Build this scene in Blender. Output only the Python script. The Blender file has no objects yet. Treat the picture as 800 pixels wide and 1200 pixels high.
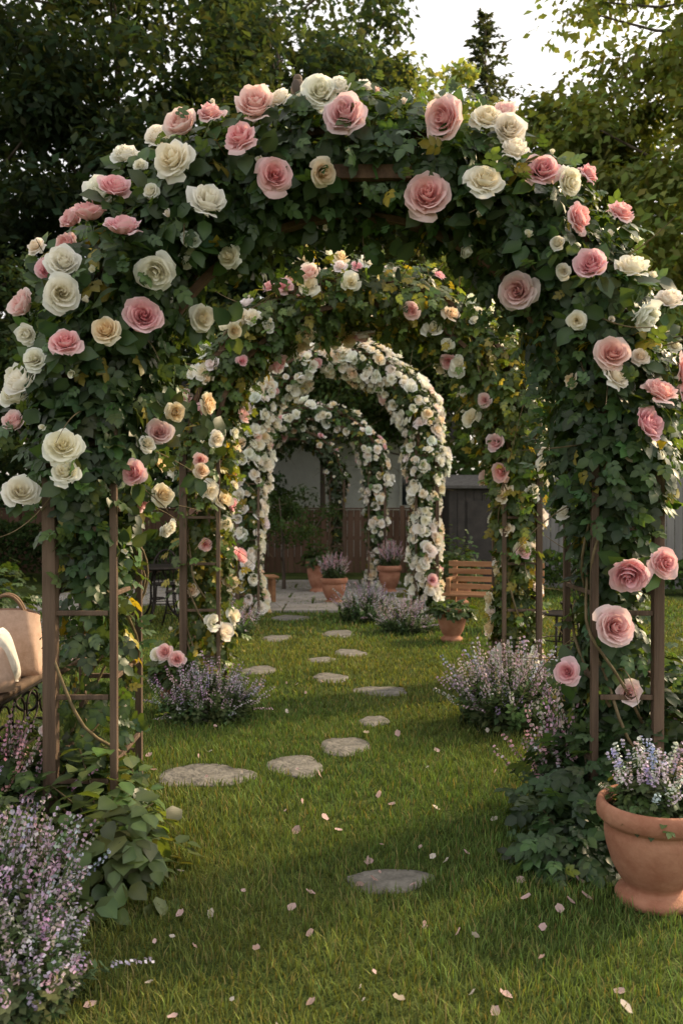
import bpy, math, random
import numpy as np
from mathutils import Vector
rng = np.random.default_rng(11)
random.seed(5)
PI = math.pi
sc = bpy.context.scene

# ---------------------------------------------------------------- helpers
def nrm(a):
    a = np.asarray(a, float)
    return a / np.maximum(np.linalg.norm(a, axis=-1, keepdims=True), 1e-9)

def frames(n, t):
    n = nrm(n); t = np.asarray(t, float)
    y = nrm(t - n * np.sum(n * t, -1, keepdims=True))
    x = np.cross(y, n)
    return np.stack([x, y, n], -1)

def rnd_dirs(N):
    return nrm(rng.normal(size=(N, 3)))

class T:
    def __init__(s, v, faces, col=None):
        s.v = np.array(v, float); s.loops = np.array([i for f in faces for i in f]); s.sizes = np.array([len(f) for f in faces])
        s.col = np.ones((len(s.v), 3)) if col is None else np.array(col, float)

def merge_T(items):
    V = []; F = []; C = []; n = 0
    for t, R, p, sca, tint in items:
        V.append((t.v * sca) @ np.array(R).T + np.array(p)); C.append(t.col * np.array(tint))
        k = 0
        for q in t.sizes:
            F.append([int(i) + n for i in t.loops[k:k + q]]); k += q
        n += len(t.v)
    return T(np.concatenate(V), F, np.concatenate(C))

class Geo:
    def __init__(s):
        s.V = []; s.L = []; s.S = []; s.M = []; s.C = []; s.n = 0
    def raw(s, v, loops, sizes, col, mat):
        v = np.asarray(v, float); loops = np.asarray(loops); sizes = np.asarray(sizes)
        s.V.append(v); s.L.append(loops + s.n); s.S.append(sizes)
        s.M.append(np.full(len(sizes), mat)); col = np.asarray(col, float)
        if col.ndim == 1: col = np.tile(col, (len(v), 1))
        s.C.append(col); s.n += len(v)
    def faces(s, v, F, col=(1, 1, 1), mat=0):
        s.raw(v, [i for f in F for i in f], [len(f) for f in F], col, mat)
    def inst(s, t, pos, R, scale, tint=None, mat=0):
        pos = np.asarray(pos, float); N = len(pos)
        if N == 0: return
        scale = np.asarray(scale, float)
        if scale.ndim == 0: scale = np.full((N, 3), float(scale))
        if scale.ndim == 1: scale = np.repeat(scale[:, None], 3, 1)
        v = t.v[None] * scale[:, None, :]
        v = np.einsum('nij,nkj->nki', R, v) + pos[:, None]
        k = len(t.v)
        loops = (t.loops[None] + k * np.arange(N)[:, None]).ravel()
        sizes = np.tile(t.sizes, N)
        c = np.repeat(t.col[None], N, 0)
        if tint is not None: c = c * np.asarray(tint)[:, None, :]
        s.raw(v.reshape(-1, 3), loops, sizes, c.reshape(-1, 3), mat)
    def box(s, c, size, col=(1, 1, 1), mat=0, rz=0, R=None):
        x, y, z = np.array(size) / 2.0
        v = np.array([[-x,-y,-z],[x,-y,-z],[x,y,-z],[-x,y,-z],[-x,-y,z],[x,-y,z],[x,y,z],[-x,y,z]])
        if R is None:
            R = np.array([[math.cos(rz), -math.sin(rz), 0],[math.sin(rz), math.cos(rz), 0],[0,0,1]])
        v = v @ np.array(R).T + np.array(c)
        s.faces(v, [(0,3,2,1),(4,5,6,7),(0,1,5,4),(1,2,6,5),(2,3,7,6),(3,0,4,7)], col, mat)
    def tube(s, pts, rad, sides=6, col=(1, 1, 1), mat=0, squash=None):
        pts = np.asarray(pts, float); n = len(pts)
        rad = np.full(n, rad) if np.ndim(rad) == 0 else np.asarray(rad)
        tan = np.gradient(pts, axis=0); tan = nrm(tan)
        up = np.array([0, 0, 1.0]) if abs(tan[0][2]) < .9 else np.array([0, 1.0, 0])
        a = nrm(np.cross(tan[0], up)); V = []
        for i in range(n):
            a = nrm(a - tan[i] * np.dot(a, tan[i])); b = np.cross(tan[i], a)
            for k in range(sides):
                th = 2 * PI * k / sides
                V.append(pts[i] + rad[i] * (math.cos(th) * a + math.sin(th) * b))
        F = []
        for i in range(n - 1):
            for k in range(sides):
                k2 = (k + 1) % sides
                F.append((i*sides+k, i*sides+k2, (i+1)*sides+k2, (i+1)*sides+k))
        F.append(tuple(range(sides))[::-1]); F.append(tuple((n-1)*sides + k for k in range(sides)))
        s.faces(V, F, col, mat)
    def lathe(s, prof, c, seg=32, col=(1, 1, 1), mat=0, wob=0):
        V = []; F = []; n = len(prof)
        for i, (r, z) in enumerate(prof):
            for k in range(seg):
                th = 2 * PI * k / seg
                rr = r * (1 + wob * math.sin(3 * th + i))
                V.append((c[0] + rr * math.cos(th), c[1] + rr * math.sin(th), c[2] + z))
        for i in range(n - 1):
            for k in range(seg):
                k2 = (k + 1) % seg
                F.append((i*seg+k, i*seg+k2, (i+1)*seg+k2, (i+1)*seg+k))
        s.faces(V, F, col, mat)
    def blob(s, c, rad, nu=16, nv=10, col=(1,1,1), mat=0, R=None, power=1.0):
        V = []; F = []
        for j in range(nv + 1):
            ph = -PI/2 + PI * j / nv
            for i in range(nu):
                th = 2 * PI * i / nu
                x = math.cos(ph) * math.cos(th); y = math.cos(ph) * math.sin(th); z = math.sin(ph)
                f = lambda q: math.copysign(abs(q) ** power, q)
                V.append((f(x) * rad[0], f(y) * rad[1], f(z) * rad[2]))
        V = np.array(V)
        if R is not None: V = V @ np.array(R).T
        V = V + np.array(c)
        for j in range(nv):
            for i in range(nu):
                i2 = (i + 1) % nu
                F.append((j*nu+i, j*nu+i2, (j+1)*nu+i2, (j+1)*nu+i))
        s.faces(V, F, col, mat)
    def build(s, name, mats, parent=None, smooth=True, bevel=0, loc=None, rz=0):
        me = bpy.data.meshes.new(name)
        V = np.concatenate(s.V); L = np.concatenate(s.L); S = np.concatenate(s.S); M = np.concatenate(s.M); C = np.concatenate(s.C)
        me.vertices.add(len(V)); me.vertices.foreach_set("co", V.astype(np.float32).ravel())
        me.loops.add(len(L)); me.loops.foreach_set("vertex_index", L.astype(np.int32))
        me.polygons.add(len(S)); st = np.concatenate([[0], np.cumsum(S)[:-1]])
        me.polygons.foreach_set("loop_start", st.astype(np.int32)); me.polygons.foreach_set("loop_total", S.astype(np.int32))
        for m in mats: me.materials.append(m)
        me.polygons.foreach_set("material_index", M.astype(np.int32))
        me.polygons.foreach_set("use_smooth", np.full(len(S), smooth))
        at = me.color_attributes.new("Col", 'FLOAT_COLOR', 'POINT')
        at.data.foreach_set("color", np.concatenate([np.clip(C, 0, 1), np.ones((len(C), 1))], 1).astype(np.float32).ravel())
        me.update(calc_edges=True)
        ob = bpy.data.objects.new(name, me); sc.collection.objects.link(ob)
        if parent: ob.parent = parent
        if bevel:
            b = ob.modifiers.new("b", 'BEVEL'); b.width = bevel; b.segments = 2; b.limit_method = 'ANGLE'
        if loc: ob.location = loc
        ob.rotation_euler[2] = rz
        return ob

def empty(name, loc=(0, 0, 0), rz=0):
    e = bpy.data.objects.new(name, None); e.location = loc; e.rotation_euler[2] = rz; e.empty_display_size = .2
    sc.collection.objects.link(e); return e

# ---------------------------------------------------------------- materials
def newmat(name):
    m = bpy.data.materials.new(name); m.use_nodes = True
    nt = m.node_tree; b = nt.nodes["Principled BSDF"]
    return m, nt, b

def mat_col(name, rough=.5, transl=0.0, tcol=(1.2, 1.15, .5), spec=.4, simple=False):
    m, nt, b = newmat(name); N = nt.nodes; Lk = nt.links
    a = N.new("ShaderNodeAttribute"); a.attribute_name = "Col"
    out = a.outputs["Color"]
    if simple:
        N.remove(b); b = N.new("ShaderNodeBsdfDiffuse"); Lk.new(out, b.inputs["Color"])
        Lk.new(b.outputs[0], N["Material Output"].inputs[0])
    else:
        Lk.new(out, b.inputs["Base Color"]); b.inputs["Roughness"].default_value = rough
        b.inputs["Specular IOR Level"].default_value = spec
    if transl > 0:
        tr = N.new("ShaderNodeBsdfTranslucent"); mx = N.new("ShaderNodeMixShader"); mx.inputs[0].default_value = transl
        v2 = N.new("ShaderNodeVectorMath"); v2.operation = 'MULTIPLY'; v2.inputs[1].default_value = tcol
        Lk.new(out, v2.inputs[0]); Lk.new(v2.outputs[0], tr.inputs["Color"])
        Lk.new(b.outputs[0], mx.inputs[1]); Lk.new(tr.outputs[0], mx.inputs[2])
        Lk.new(mx.outputs[0], N["Material Output"].inputs[0])
    return m

def mat_noise(name, c1, c2, scale=8, rough=.8, bump=.3, bscale=60, stretch=(1, 1, 1), spec=.3, metallic=0, detail=5, bdist=.01):
    m, nt, b = newmat(name); N = nt.nodes; Lk = nt.links
    tc = N.new("ShaderNodeTexCoord"); mp = N.new("ShaderNodeMapping"); mp.inputs["Scale"].default_value = stretch
    Lk.new(tc.outputs["Object"], mp.inputs[0])
    nz = N.new("ShaderNodeTexNoise"); nz.inputs["Scale"].default_value = scale; nz.inputs["Detail"].default_value = detail
    nz.inputs["Roughness"].default_value = .65
    Lk.new(mp.outputs[0], nz.inputs["Vector"])
    cr = N.new("ShaderNodeValToRGB"); cr.color_ramp.elements[0].position = .32; cr.color_ramp.elements[1].position = .68
    cr.color_ramp.elements[0].color = (*c1, 1); cr.color_ramp.elements[1].color = (*c2, 1)
    Lk.new(nz.outputs["Fac"], cr.inputs[0]); Lk.new(cr.outputs[0], b.inputs["Base Color"])
    n2 = N.new("ShaderNodeTexNoise"); n2.inputs["Scale"].default_value = bscale; n2.inputs["Detail"].default_value = 4
    Lk.new(mp.outputs[0], n2.inputs["Vector"])
    bp = N.new("ShaderNodeBump"); bp.inputs["Strength"].default_value = bump; bp.inputs["Distance"].default_value = bdist
    Lk.new(n2.outputs["Fac"], bp.inputs["Height"]); Lk.new(bp.outputs[0], b.inputs["Normal"])
    b.inputs["Roughness"].default_value = rough; b.inputs["Specular IOR Level"].default_value = spec
    b.inputs["Metallic"].default_value = metallic
    return m

M_leaf = mat_col("rose_leaf", .4, .40, (1.9, 1.55, .42), .45)
M_tree = mat_col("tree_leaf", .6, .40, (1.7, 1.45, .5), simple=True)
M_petal = mat_col("petal", .55, .38, (1.04, .98, .91), simple=True)
M_flow = mat_col("small_flower", .7, .2, (1, 1, 1), simple=True)
M_grass = mat_col("grass_blade", .55, .30, (1.5, 1.3, .42), simple=True)
M_wood = mat_noise("weathered_wood", (.062, .04, .027), (.165, .11, .075), 14, .75, .5, 90, (1, 1, .08))
M_woodc = mat_noise("rib_wood", (.06, .032, .018), (.14, .08, .045), 10, .7, .4, 70)
M_bark = mat_noise("bark", (.05, .035, .025), (.14, .11, .085), 5, .9, .8, 20, (1, 1, .25), bdist=.05)
M_stem = mat_noise("vine_stem", (.10, .075, .035), (.2, .15, .08), 20, .7, .3)
M_terra = mat_noise("terracotta", (.29, .115, .068), (.45, .225, .145), 7, .85, .3, 60)
M_soil = mat_noise("soil", (.02, .013, .009), (.06, .04, .028), 12, .95, 1, 40, bdist=.03)
M_stone = mat_noise("stepping_stone_mat", (.085, .08, .07), (.23, .215, .19), 11, .9, 1.0, 38, bdist=.015)
M_pave = mat_noise("paving", (.22, .2, .18), (.36, .33, .3), 3, .85, .5, 30)
M_iron = mat_noise("dark_iron", (.015, .013, .012), (.045, .035, .03), 20, .5, .2, metallic=.6)
M_bench = mat_noise("bench_wood", (.22, .10, .045), (.38, .2, .1), 9, .6, .3, 60, (.15, 1, 1))
M_fenceb = mat_noise("brown_fence", (.10, .055, .035), (.2, .12, .08), 5, .85, .4, 40, (1, 1, .1))
M_fenceg = mat_noise("grey_fence", (.15, .145, .14), (.27, .26, .245), 5, .85, .4, 40, (1, 1, .1))
M_shed = mat_noise("shed_dark", (.03, .027, .025), (.06, .052, .047), 5, .8, .3)
M_roof = mat_noise("roof_shingle", (.06, .055, .05), (.11, .105, .10), 12, .9, .5)
M_siding = mat_noise("white_siding", (.6, .6, .58), (.72, .72, .7), 3, .7, .1)
M_glass = mat_noise("window_glass", (.02, .025, .03), (.04, .05, .055), 3, .08, 0, spec=.8)
M_fabp = mat_noise("peach_fabric", (.55, .36, .27), (.68, .48, .38), 30, .9, .4, 300)
M_fabw = mat_noise("white_fabric", (.66, .63, .58), (.78, .75, .70), 20, .9, .4, 300)
M_wick = mat_noise("handle_leather", (.14, .08, .045), (.24, .15, .09), 20, .6, .3)
M_bird = mat_col("feather", .7, 0)

def lawn_mat():
    m, nt, b = newmat("lawn"); N = nt.nodes; Lk = nt.links
    tc = N.new("ShaderNodeTexCoord")
    n1 = N.new("ShaderNodeTexNoise"); n1.inputs["Scale"].default_value = 1.1; n1.inputs["Detail"].default_value = 3
    n2 = N.new("ShaderNodeTexNoise"); n2.inputs["Scale"].default_value = 70; n2.inputs["Detail"].default_value = 3
    for n in (n1, n2): Lk.new(tc.outputs["Object"], n.inputs["Vector"])
    c1 = N.new("ShaderNodeValToRGB"); c1.color_ramp.elements[0].color = (.05, .08, .02, 1); c1.color_ramp.elements[1].color = (.11, .14, .04, 1)
    c1.color_ramp.elements[0].position = .35; c1.color_ramp.elements[1].position = .65
    c2 = N.new("ShaderNodeValToRGB"); c2.color_ramp.elements[0].color = (.35, .35, .35, 1); c2.color_ramp.elements[1].color = (1.2, 1.2, 1.1, 1)
    c2.color_ramp.elements[0].position = .3; c2.color_ramp.elements[1].position = .7
    Lk.new(n1.outputs["Fac"], c1.inputs[0]); Lk.new(n2.outputs["Fac"], c2.inputs[0])
    mx = N.new("ShaderNodeMixRGB"); mx.blend_type = 'MULTIPLY'; mx.inputs[0].default_value = 1
    Lk.new(c1.outputs[0], mx.inputs[1]); Lk.new(c2.outputs[0], mx.inputs[2]); Lk.new(mx.outputs[0], b.inputs["Base Color"])
    bp = N.new("ShaderNodeBump"); bp.inputs["Strength"].default_value = .8; bp.inputs["Distance"].default_value = .03
    Lk.new(n2.outputs["Fac"], bp.inputs["Height"]); Lk.new(bp.outputs[0], b.inputs["Normal"])
    b.inputs["Roughness"].default_value = .9; b.inputs["Specular IOR Level"].default_value = .1
    return m
M_lawn = lawn_mat()

# ---------------------------------------------------------------- templates
leafT = T([(0,0,0),(0,.33,-.01),(0,.68,-.03),(0,1,-.12),(-.33,.24,.05),(-.33,.60,.04),(.33,.24,.05),(.33,.60,.04)],
          [(0,1,4),(4,1,2,5),(5,2,3),(0,6,1),(1,6,7,2),(7,3,2)],
          [(1.3,1.25,1.1),(1.25,1.2,1.1),(1.2,1.15,1.0),(1,1,1),(.88,.88,.88),(.92,.92,.92),(.88,.88,.88),(.92,.92,.92)])
simpleT = T([(0,0,0),(-.3,.45,.06),(0,1,-.08),(.3,.45,.06),(0,.5,0)], [(0,4,2,1),(0,3,2,4)])
def Rz(a): return np.array([[math.cos(a), -math.sin(a), 0],[math.sin(a), math.cos(a), 0],[0,0,1]])
def Rx(a): return np.array([[1,0,0],[0,math.cos(a), -math.sin(a)],[0,math.sin(a), math.cos(a)]])
stemT = T([(-.015,0,0),(.015,0,0),(.008,1.2,-.05),(-.008,1.2,-.05)], [(0,1,2,3)], [(.9,1,.9)]*4)
items = [(stemT, np.eye(3), (0,0,0), 1, (1,1,1))]
for (y, a, s) in [(.35, 1.15, .75), (.35, -1.15, .75), (.8, .95, .9), (.8, -.95, .9), (1.15, 0, 1.0)]:
    items.append((leafT, Rz(a) @ Rx(-.12) , (0, y, -.02*y), s, (1, 1, 1)))
sprigT = merge_T(items)

def rose_T(N, nu, nv, seed, cin, cout, hh=.8, spread=1.0, stem=True, openness=1.0):
    r = np.random.default_rng(seed); V = []; F = []; C = []
    cin = np.array(cin); cout = np.array(cout)
    for i in range(N):
        t = i / (N - 1)
        ph0 = i * 2.39996 + r.normal() * .25
        rho = (.05 + .84 * t ** .95) * spread * (1 + r.normal() * .06)
        h = hh * (1 - .10 * (1 - t) ** 2) - .58 * openness * t ** 3.2 + r.normal() * .035
        half = (1.3 - .58 * t) if N > 15 else (1.5 - .38 * t)
        base = len(V); p1, p2 = r.uniform(0, 6, 2); tilt = r.normal() * .06
        for a in range(nv + 1):
            v = a / nv
            for b in range(nu + 1):
                u = -1 + 2 * b / nu
                rr = rho * (math.sin(min(1, v * 1.02) * PI * .5) ** .75) * (1 - .38 * max(0, 1 - t / .65) * v ** 2.5)
                z = h * v ** 1.5 * (1 - .25 * u * u * v)
                c = max(0, (v - .6) / .4) ** 2 * (.03 + .20 * t)
                rr += c * .75; z -= c * .8
                rr *= 1 - .14 * u * u * t
                rr += .07 * u * (1 - .5 * t) * v
                z += (.05 * math.sin(4 * u + p1) + .025 * math.sin(9 * u + p2)) * v * (.25 + t) + tilt * v
                rr += .04 * math.sin(5 * u + p2) * v * t
                ang = ph0 + u * half * (.55 + .45 * math.sin(PI * min(1, v * 1.05) * .62))
                V.append((rr * math.cos(ang), rr * math.sin(ang), z))
                k = min(1, t * .7 + .4 * v ** 1.5)
                C.append((cin + (cout - cin) * k))
        for a in range(nv):
            for b in range(nu):
                k = base + a * (nu + 1) + b
                F.append((k, k + 1, k + nu + 2, k + nu + 1))
    if stem:
        base = len(V); g = (.06, .11, .03); rr = [(.02, -.8), (.04, -.25), (.13, -.12), (.15, .02), (.08, .08)]
        for (q, z) in rr:
            for k in range(5):
                V.append((q * math.cos(k * 2 * PI / 5), q * math.sin(k * 2 * PI / 5), z)); C.append(g)
        for a in range(len(rr) - 1):
            for k in range(5):
                k2 = (k + 1) % 5; F.append((base + a*5+k, base + a*5+k2, base + (a+1)*5+k2, base + (a+1)*5+k))
        for k in range(5):
            th = k * 2 * PI / 5 + .3; b0 = len(V)
            for (q, z, w) in [(.12, .0, .1), (.4, .03, .12), (.7, -.10, .0)]:
                for sgn in (-1, 1):
                    V.append((q * math.cos(th) - sgn * w * math.sin(th), q * math.sin(th) + sgn * w * math.cos(th), z - .05)); C.append(g)
            F.append((b0, b0+1, b0+3, b0+2)); F.append((b0+2, b0+3, b0+5, b0+4))
    return T(V, F, C)

PK = [((.86, .38, .41), (.95, .70, .72)), ((.88, .46, .45), (.95, .76, .76)), ((.84, .38, .43), (.95, .71, .75)), ((.90, .54, .53), (.96, .84, .83))]
WH = [((.92, .83, .60), (.95, .94, .88)), ((.93, .88, .71), (.95, .95, .91)), ((.93, .91, .80), (.96, .96, .93))]
CR = [((.90, .70, .44), (.95, .87, .72))]
def mk(NN, nu, nv):
    d = {}
    d['P'] = [rose_T(NN, nu, nv, 10 + i, *c, hh=.80 + .07 * i, openness=1.05 - .2 * i) for i, c in enumerate(PK)]
    d['W'] = [rose_T(NN - 4, nu, nv, 20 + i, *c, hh=.74 + .12 * i, openness=1.05 - .24 * i) for i, c in enumerate(WH)]
    d['C'] = [rose_T(NN - 3, nu, nv, 30, *CR[0])]
    return d
roseHi = mk(34, 6, 6)
roseMid = mk(20, 3, 3)
roseLo = mk(13, 3, 3)
budT = {'W': rose_T(7, 4, 4, 41, (.86, .80, .58), (.93, .91, .82), hh=1.0, spread=.5, openness=.2),
        'P': rose_T(7, 4, 4, 42, (.84, .48, .42), (.92, .72, .68), hh=1.0, spread=.5, openness=.2)}
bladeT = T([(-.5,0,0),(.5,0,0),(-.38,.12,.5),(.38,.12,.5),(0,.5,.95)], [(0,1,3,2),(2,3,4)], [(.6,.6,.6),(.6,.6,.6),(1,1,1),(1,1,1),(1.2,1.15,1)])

def leaf_tints(N, base, var=.3, yellow=.0):
    b = np.array(base)[None] * np.exp(rng.normal(0, var, (N, 1)))
    b = b * (1 + rng.normal(0, .08, (N, 3)))
    if yellow > 0:
        m = rng.random(N) < yellow
        b[m] = np.array([.24, .21, .04]) * np.exp(rng.normal(0, .25, (m.sum(), 1)))  # yellow leaf colour stands in for sunlit, backlit leaves
    return b

# ---------------------------------------------------------------- arches
def smooth_noise(n, k, amp):
    x = np.linspace(0, k, n); p = rng.normal(size=k + 2)
    i = x.astype(int); f = x - i; f = f * f * (3 - 2 * f)
    return amp * (p[i] * (1 - f) + p[i + 1] * f)

def make_arch(name, cx, cy, zc, rm, hw, hd, sprigs, leafsize, dens, roses, tints=(.035, .062, .016), yellow=.04,
              post_w=(.3, .5), hero=None, lod=None, palette='PWC', mix=(.4, .45, .15), rsize=.085, legfill=(1, 1), simple=False, legw=.7, front=.15, shoots=.12):
    root = empty(name, (cx, cy, 0))
    g = Geo(); pw, pd = post_w; L0 = zc
    for sgn in (-1, 1):
        for ir, off in enumerate((-pw / 2, pw / 2)):
            for iy, yy in enumerate((-pd / 2, pd / 2)):
                x = sgn * (rm + off * 1.0)
                w = .062 if (ir == 1 and iy == 0) else .034
                if sgn == 1 and ir == 1 and iy == 0: w = .05
                g.box((x, yy, zc / 2), (w, w, zc), mat=0)
        nr = max(3, int(zc / .38))
        for k in range(nr):
            z = .28 + k * .40
            if z > zc: break
            g.box((sgn * rm, -pd / 2 - .004, z), (pw - .05, .022, .024), mat=0)
            g.box((sgn * rm, pd / 2 + .004, z), (pw - .05, .022, .024), mat=0)
            g.box((sgn * (rm - pw / 2), 0, z + .09), (.022, pd - .03, .022), mat=0)
            g.box((sgn * (rm + pw / 2), 0, z + .09), (.022, pd - .03, .022), mat=0)
    A = np.linspace(0, PI, 33)
    for r in (rm - pw / 2 + .04, rm + pw / 2 - .04):
        for yy in (-pd / 2 + .03, pd / 2 - .03):
            V = []; F = []
            for a in A:
                for dr, dy in ((-.02, -.02), (.02, -.02), (.02, .02), (-.02, .02)):
                    rr = r + dr; V.append((rr * math.cos(a), yy + dy, zc + rr * math.sin(a)))
            for i in range(len(A) - 1):
                for k in range(4):
                    k2 = (k + 1) % 4; F.append((i*4+k, i*4+k2, (i+1)*4+k2, (i+1)*4+k))
            g.faces(V, F, mat=1)
    for a in np.linspace(.1, PI - .1, 15):
        c, s_ = math.cos(a), math.sin(a)
        for r in (rm - pw / 2 + .03, rm + pw / 2 - .035):
            g.box((r * c, 0, zc + r * s_), (.03, pd, .045), mat=1, R=np.array([[c, 0, -s_],[0, 1, 0],[s_, 0, c]]))
    if hero:
        g.box((0.08, -pd/2-.11, zc + rm - .15), (.36, .05, .065), mat=1)
        V = []; F = []; A2 = np.linspace(.5, PI - .5, 30)
        for a in A2:
            for dr, dy in ((-.018, -.03), (.018, -.03), (.018, .03), (-.018, .03)):
                rr = rm - .27 + dr; V.append((rr * math.cos(a), -.12 + dy, zc + rr * math.sin(a)))
        for i in range(len(A2) - 1):
            for k in range(4):
                k2 = (k + 1) % 4; F.append((i*4+k, i*4+k2, (i+1)*4+k2, (i+1)*4+k))
        g.faces(V, F, mat=1)
    g.build("trellis_frame", [M_wood, M_woodc], root, smooth=False, bevel=.004)
    Larc = PI * rm; Ltot = 2 * L0 + Larc
    NS = 400; nA = smooth_noise(NS, 24, .17); nB = smooth_noise(NS, 20, .14)
    def path(s):
        s = np.asarray(s); x = np.zeros_like(s); z = np.zeros_like(s); nx = np.zeros_like(s); nz = np.zeros_like(s)
        l = s < L0; r = s > L0 + Larc; m = ~(l | r)
        x[l] = -rm; z[l] = s[l]; nx[l] = -1
        a = PI - (s[m] - L0) / rm
        x[m] = rm * np.cos(a); z[m] = zc + rm * np.sin(a); nx[m] = np.cos(a); nz[m] = np.sin(a)
        x[r] = rm; z[r] = Ltot - s[r]; nx[r] = 1
        return x, z, nx, nz
    def sample(N, densf, surf=.5, grow=1.0, fr=0.0):
        S = []
        while len(S) < N:
            s = rng.uniform(0, Ltot, N); keep = rng.random(N) < densf(s, N)
            S.extend(s[keep].tolist())
        s = np.array(S[:N]); x, z, nx, nz = path(s)
        ix = (s / Ltot * (NS - 1)).astype(int)
        hgt = np.where(s < L0, s, np.where(s > L0 + Larc, Ltot - s, 9))
        k = legw + (1 - legw) * np.clip((hgt - (zc - .6)) / .5, 0, 1)
        th = rng.uniform(0, 2 * PI, N)
        m = (rng.random(N) < fr) & (hgt > zc - .7); th[m] = rng.normal(-PI / 2, .9, m.sum())
        q = rng.random(N) ** surf
        q = q * grow
        a = hw * k * (1 + nA[ix]) * q * np.cos(th); b = hd * k * (1 + nB[ix]) * q * np.sin(th)
        pos = np.stack([x + nx * a, b, z + nz * a], 1)
        out = nrm(np.stack([nx * np.cos(th) / hw, np.sin(th) / hd, nz * np.cos(th) / hw], 1))
        return s, pos, out, q
    legL, legR = legfill
    def densf(s, N):
        d = np.ones(N)
        l = s < L0; r = s > L0 + Larc
        d[l] = legL(s[l]); d[r] = legR(Ltot - s[r])
        return d
    g = Geo(); N = sprigs
    s, pos, out, q = sample(N, densf, .38, 1.0, front)
    nn = nrm(out * .8 + np.array([0, -.1, .55]) + rng.normal(0, .45, (N, 3)))
    tt = nrm(out * .5 + np.array([0, 0, -.6]) + rng.normal(0, .55, (N, 3)))
    R = frames(nn, tt)
    tint = leaf_tints(N, tints, .32, yellow)
    sz = leafsize * rng.uniform(.7, 1.3, N)
    g.inst(simpleT if simple else sprigT, pos - R[:, :, 1] * sz[:, None] * .6, R, sz * (1.7 if simple else 1), tint)
    N2 = int(N * shoots)
    s, pos, out, q = sample(N2, densf, .3, 1.28)
    nn = nrm(out * .3 + np.array([0, -.3, .5]) + rng.normal(0, .5, (N2, 3))); tt = nrm(out + rng.normal(0, .5, (N2, 3)))
    R = frames(nn, tt)
    g.inst(simpleT if simple else sprigT, pos, R, leafsize * rng.uniform(.5, .95, N2), leaf_tints(N2, np.array(tints) * 1.4, .25, yellow * 2))
    g.build("foliage", [M_leaf], root)
    g = Geo()
    nv = 10 if not simple else 5
    for k in range(nv):
        s0 = rng.uniform(0, Ltot * .3) if k > 5 else 0
        flip = k % 2; ss = np.linspace(s0, Ltot * rng.uniform(.45, .75), 70)
        if flip: ss = Ltot - ss
        x, z, nx, nz = path(ss); ph = rng.uniform(0, 6); w = rng.uniform(2.5, 5)
        aa = (pw / 2 + .02) * np.cos(ph + ss * w); bb = (pd / 2 + .02) * np.sin(ph + ss * w * .8)
        P = np.stack([x + nx * aa, bb, z + nz * aa], 1) + smooth_noise(70, 20, .02)[:, None]
        g.tube(P, np.linspace(.009, .003, 70), 5)
    for k in range(int(nv * 5)):
        s, pos, out, q = sample(1, densf, .2)
        p = pos[0]; d = nrm(out[0] + rng.normal(0, .4, 3)); Ls = rng.uniform(.2, .5)
        tt = np.linspace(0, 1, 9)[:, None]
        P = p + d * tt * Ls + np.array([0, 0, -1]) * tt ** 2 * Ls * rng.uniform(-.3, .7)
        g.tube(P, np.linspace(.004, .0015, 9), 4)
    g.build("vine_stems", [M_stem], root)
    g = Geo(); lod = lod or roseMid
    if hero:
        lc = Geo(); P_ = []; N_ = []
        for (px, pz, dia, c) in hero:
            x = px - cx; z = pz
            if z > zc: rr = math.hypot(x, z - zc); nx_, nz_ = x / rr, (z - zc) / rr
            else: rr = abs(x); nx_, nz_ = math.copysign(1, x), 0
            a = (rr - rm) / (hw * 1.2); big = dia > .11
            y = -(hd + (.085 if big else .05)) * math.sqrt(max(0.04, 1 - min(1, a * a))) * (1 if z > zc - .5 else .8) - (.03 if big else 0)
            k = max(-1.2, min(1.3, a))
            d = nrm(np.array([nx_ * k * .6, -1.0, nz_ * k * .6 + .25]) + rng.normal(0, .36, 3))
            if d[1] > -.4: d[1] = -.4; d = nrm(d)
            R = frames(d[None], rnd_dirs(1))
            tl = roseHi[c] if c in roseHi else None
            if c == 'b': t = budT['W']
            elif c == 'p': t = budT['P']
            else: t = tl[rng.integers(len(tl))]
            p = np.array([[x, y, z]]) - d[None] * dia * .12
            s3 = dia * .47 * rng.uniform(.93, 1.07)
            g.inst(t, p, R, np.array([[s3 * rng.uniform(.93, 1.07), s3, s3 * rng.uniform(.95, 1.25)]]), np.clip(1 + rng.normal(0, .03, (1, 3)), .9, 1.0))
            P_.append(np.array([x, y, z]) - d * dia * .32); N_.append(d)
        P_ = np.repeat(np.array(P_), 6, 0); N_ = np.repeat(np.array(N_), 6, 0); n7 = len(P_)
        rd = rnd_dirs(n7); rd = nrm(rd - N_ * np.sum(rd * N_, 1, keepdims=True))
        lc.inst(leafT, P_ + rd * .035, frames(nrm(N_ + rng.normal(0, .3, (n7, 3))), rd), .105 * rng.uniform(.6, 1.15, n7), leaf_tints(n7, np.array(tints) * 1.05, .25))
        lc.build("collar_leaves", [M_leaf], root)
    keys = list(palette)
    if roses:
        s, pos, out, q = sample(roses, dens or densf, .06, 1.08)
        d = nrm(out + np.array([0, -.25, .3]) + rng.normal(0, .3, (roses, 3)))
        kk = rng.choice(len(keys), roses, p=mix)
        sz = rsize * rng.uniform(.55, 1.15, roses)
        for i, c in enumerate(keys):
            jj = rng.integers(len(lod[c]), size=roses)
            for j, t in enumerate(lod[c]):
                m = (kk == i) & (jj == j)
                if m.sum(): g.inst(t, pos[m], frames(d[m], rnd_dirs(m.sum())), sz[m], np.clip(1 + rng.normal(0, .04, (m.sum(), 3)), .85, 1.0))
        nb = roses // 3
        s, pos, out, q = sample(nb, densf, .06, 1.15); d = nrm(out * .5 + np.array([0, 0, .8]) + rng.normal(0, .3, (nb, 3)))
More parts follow.
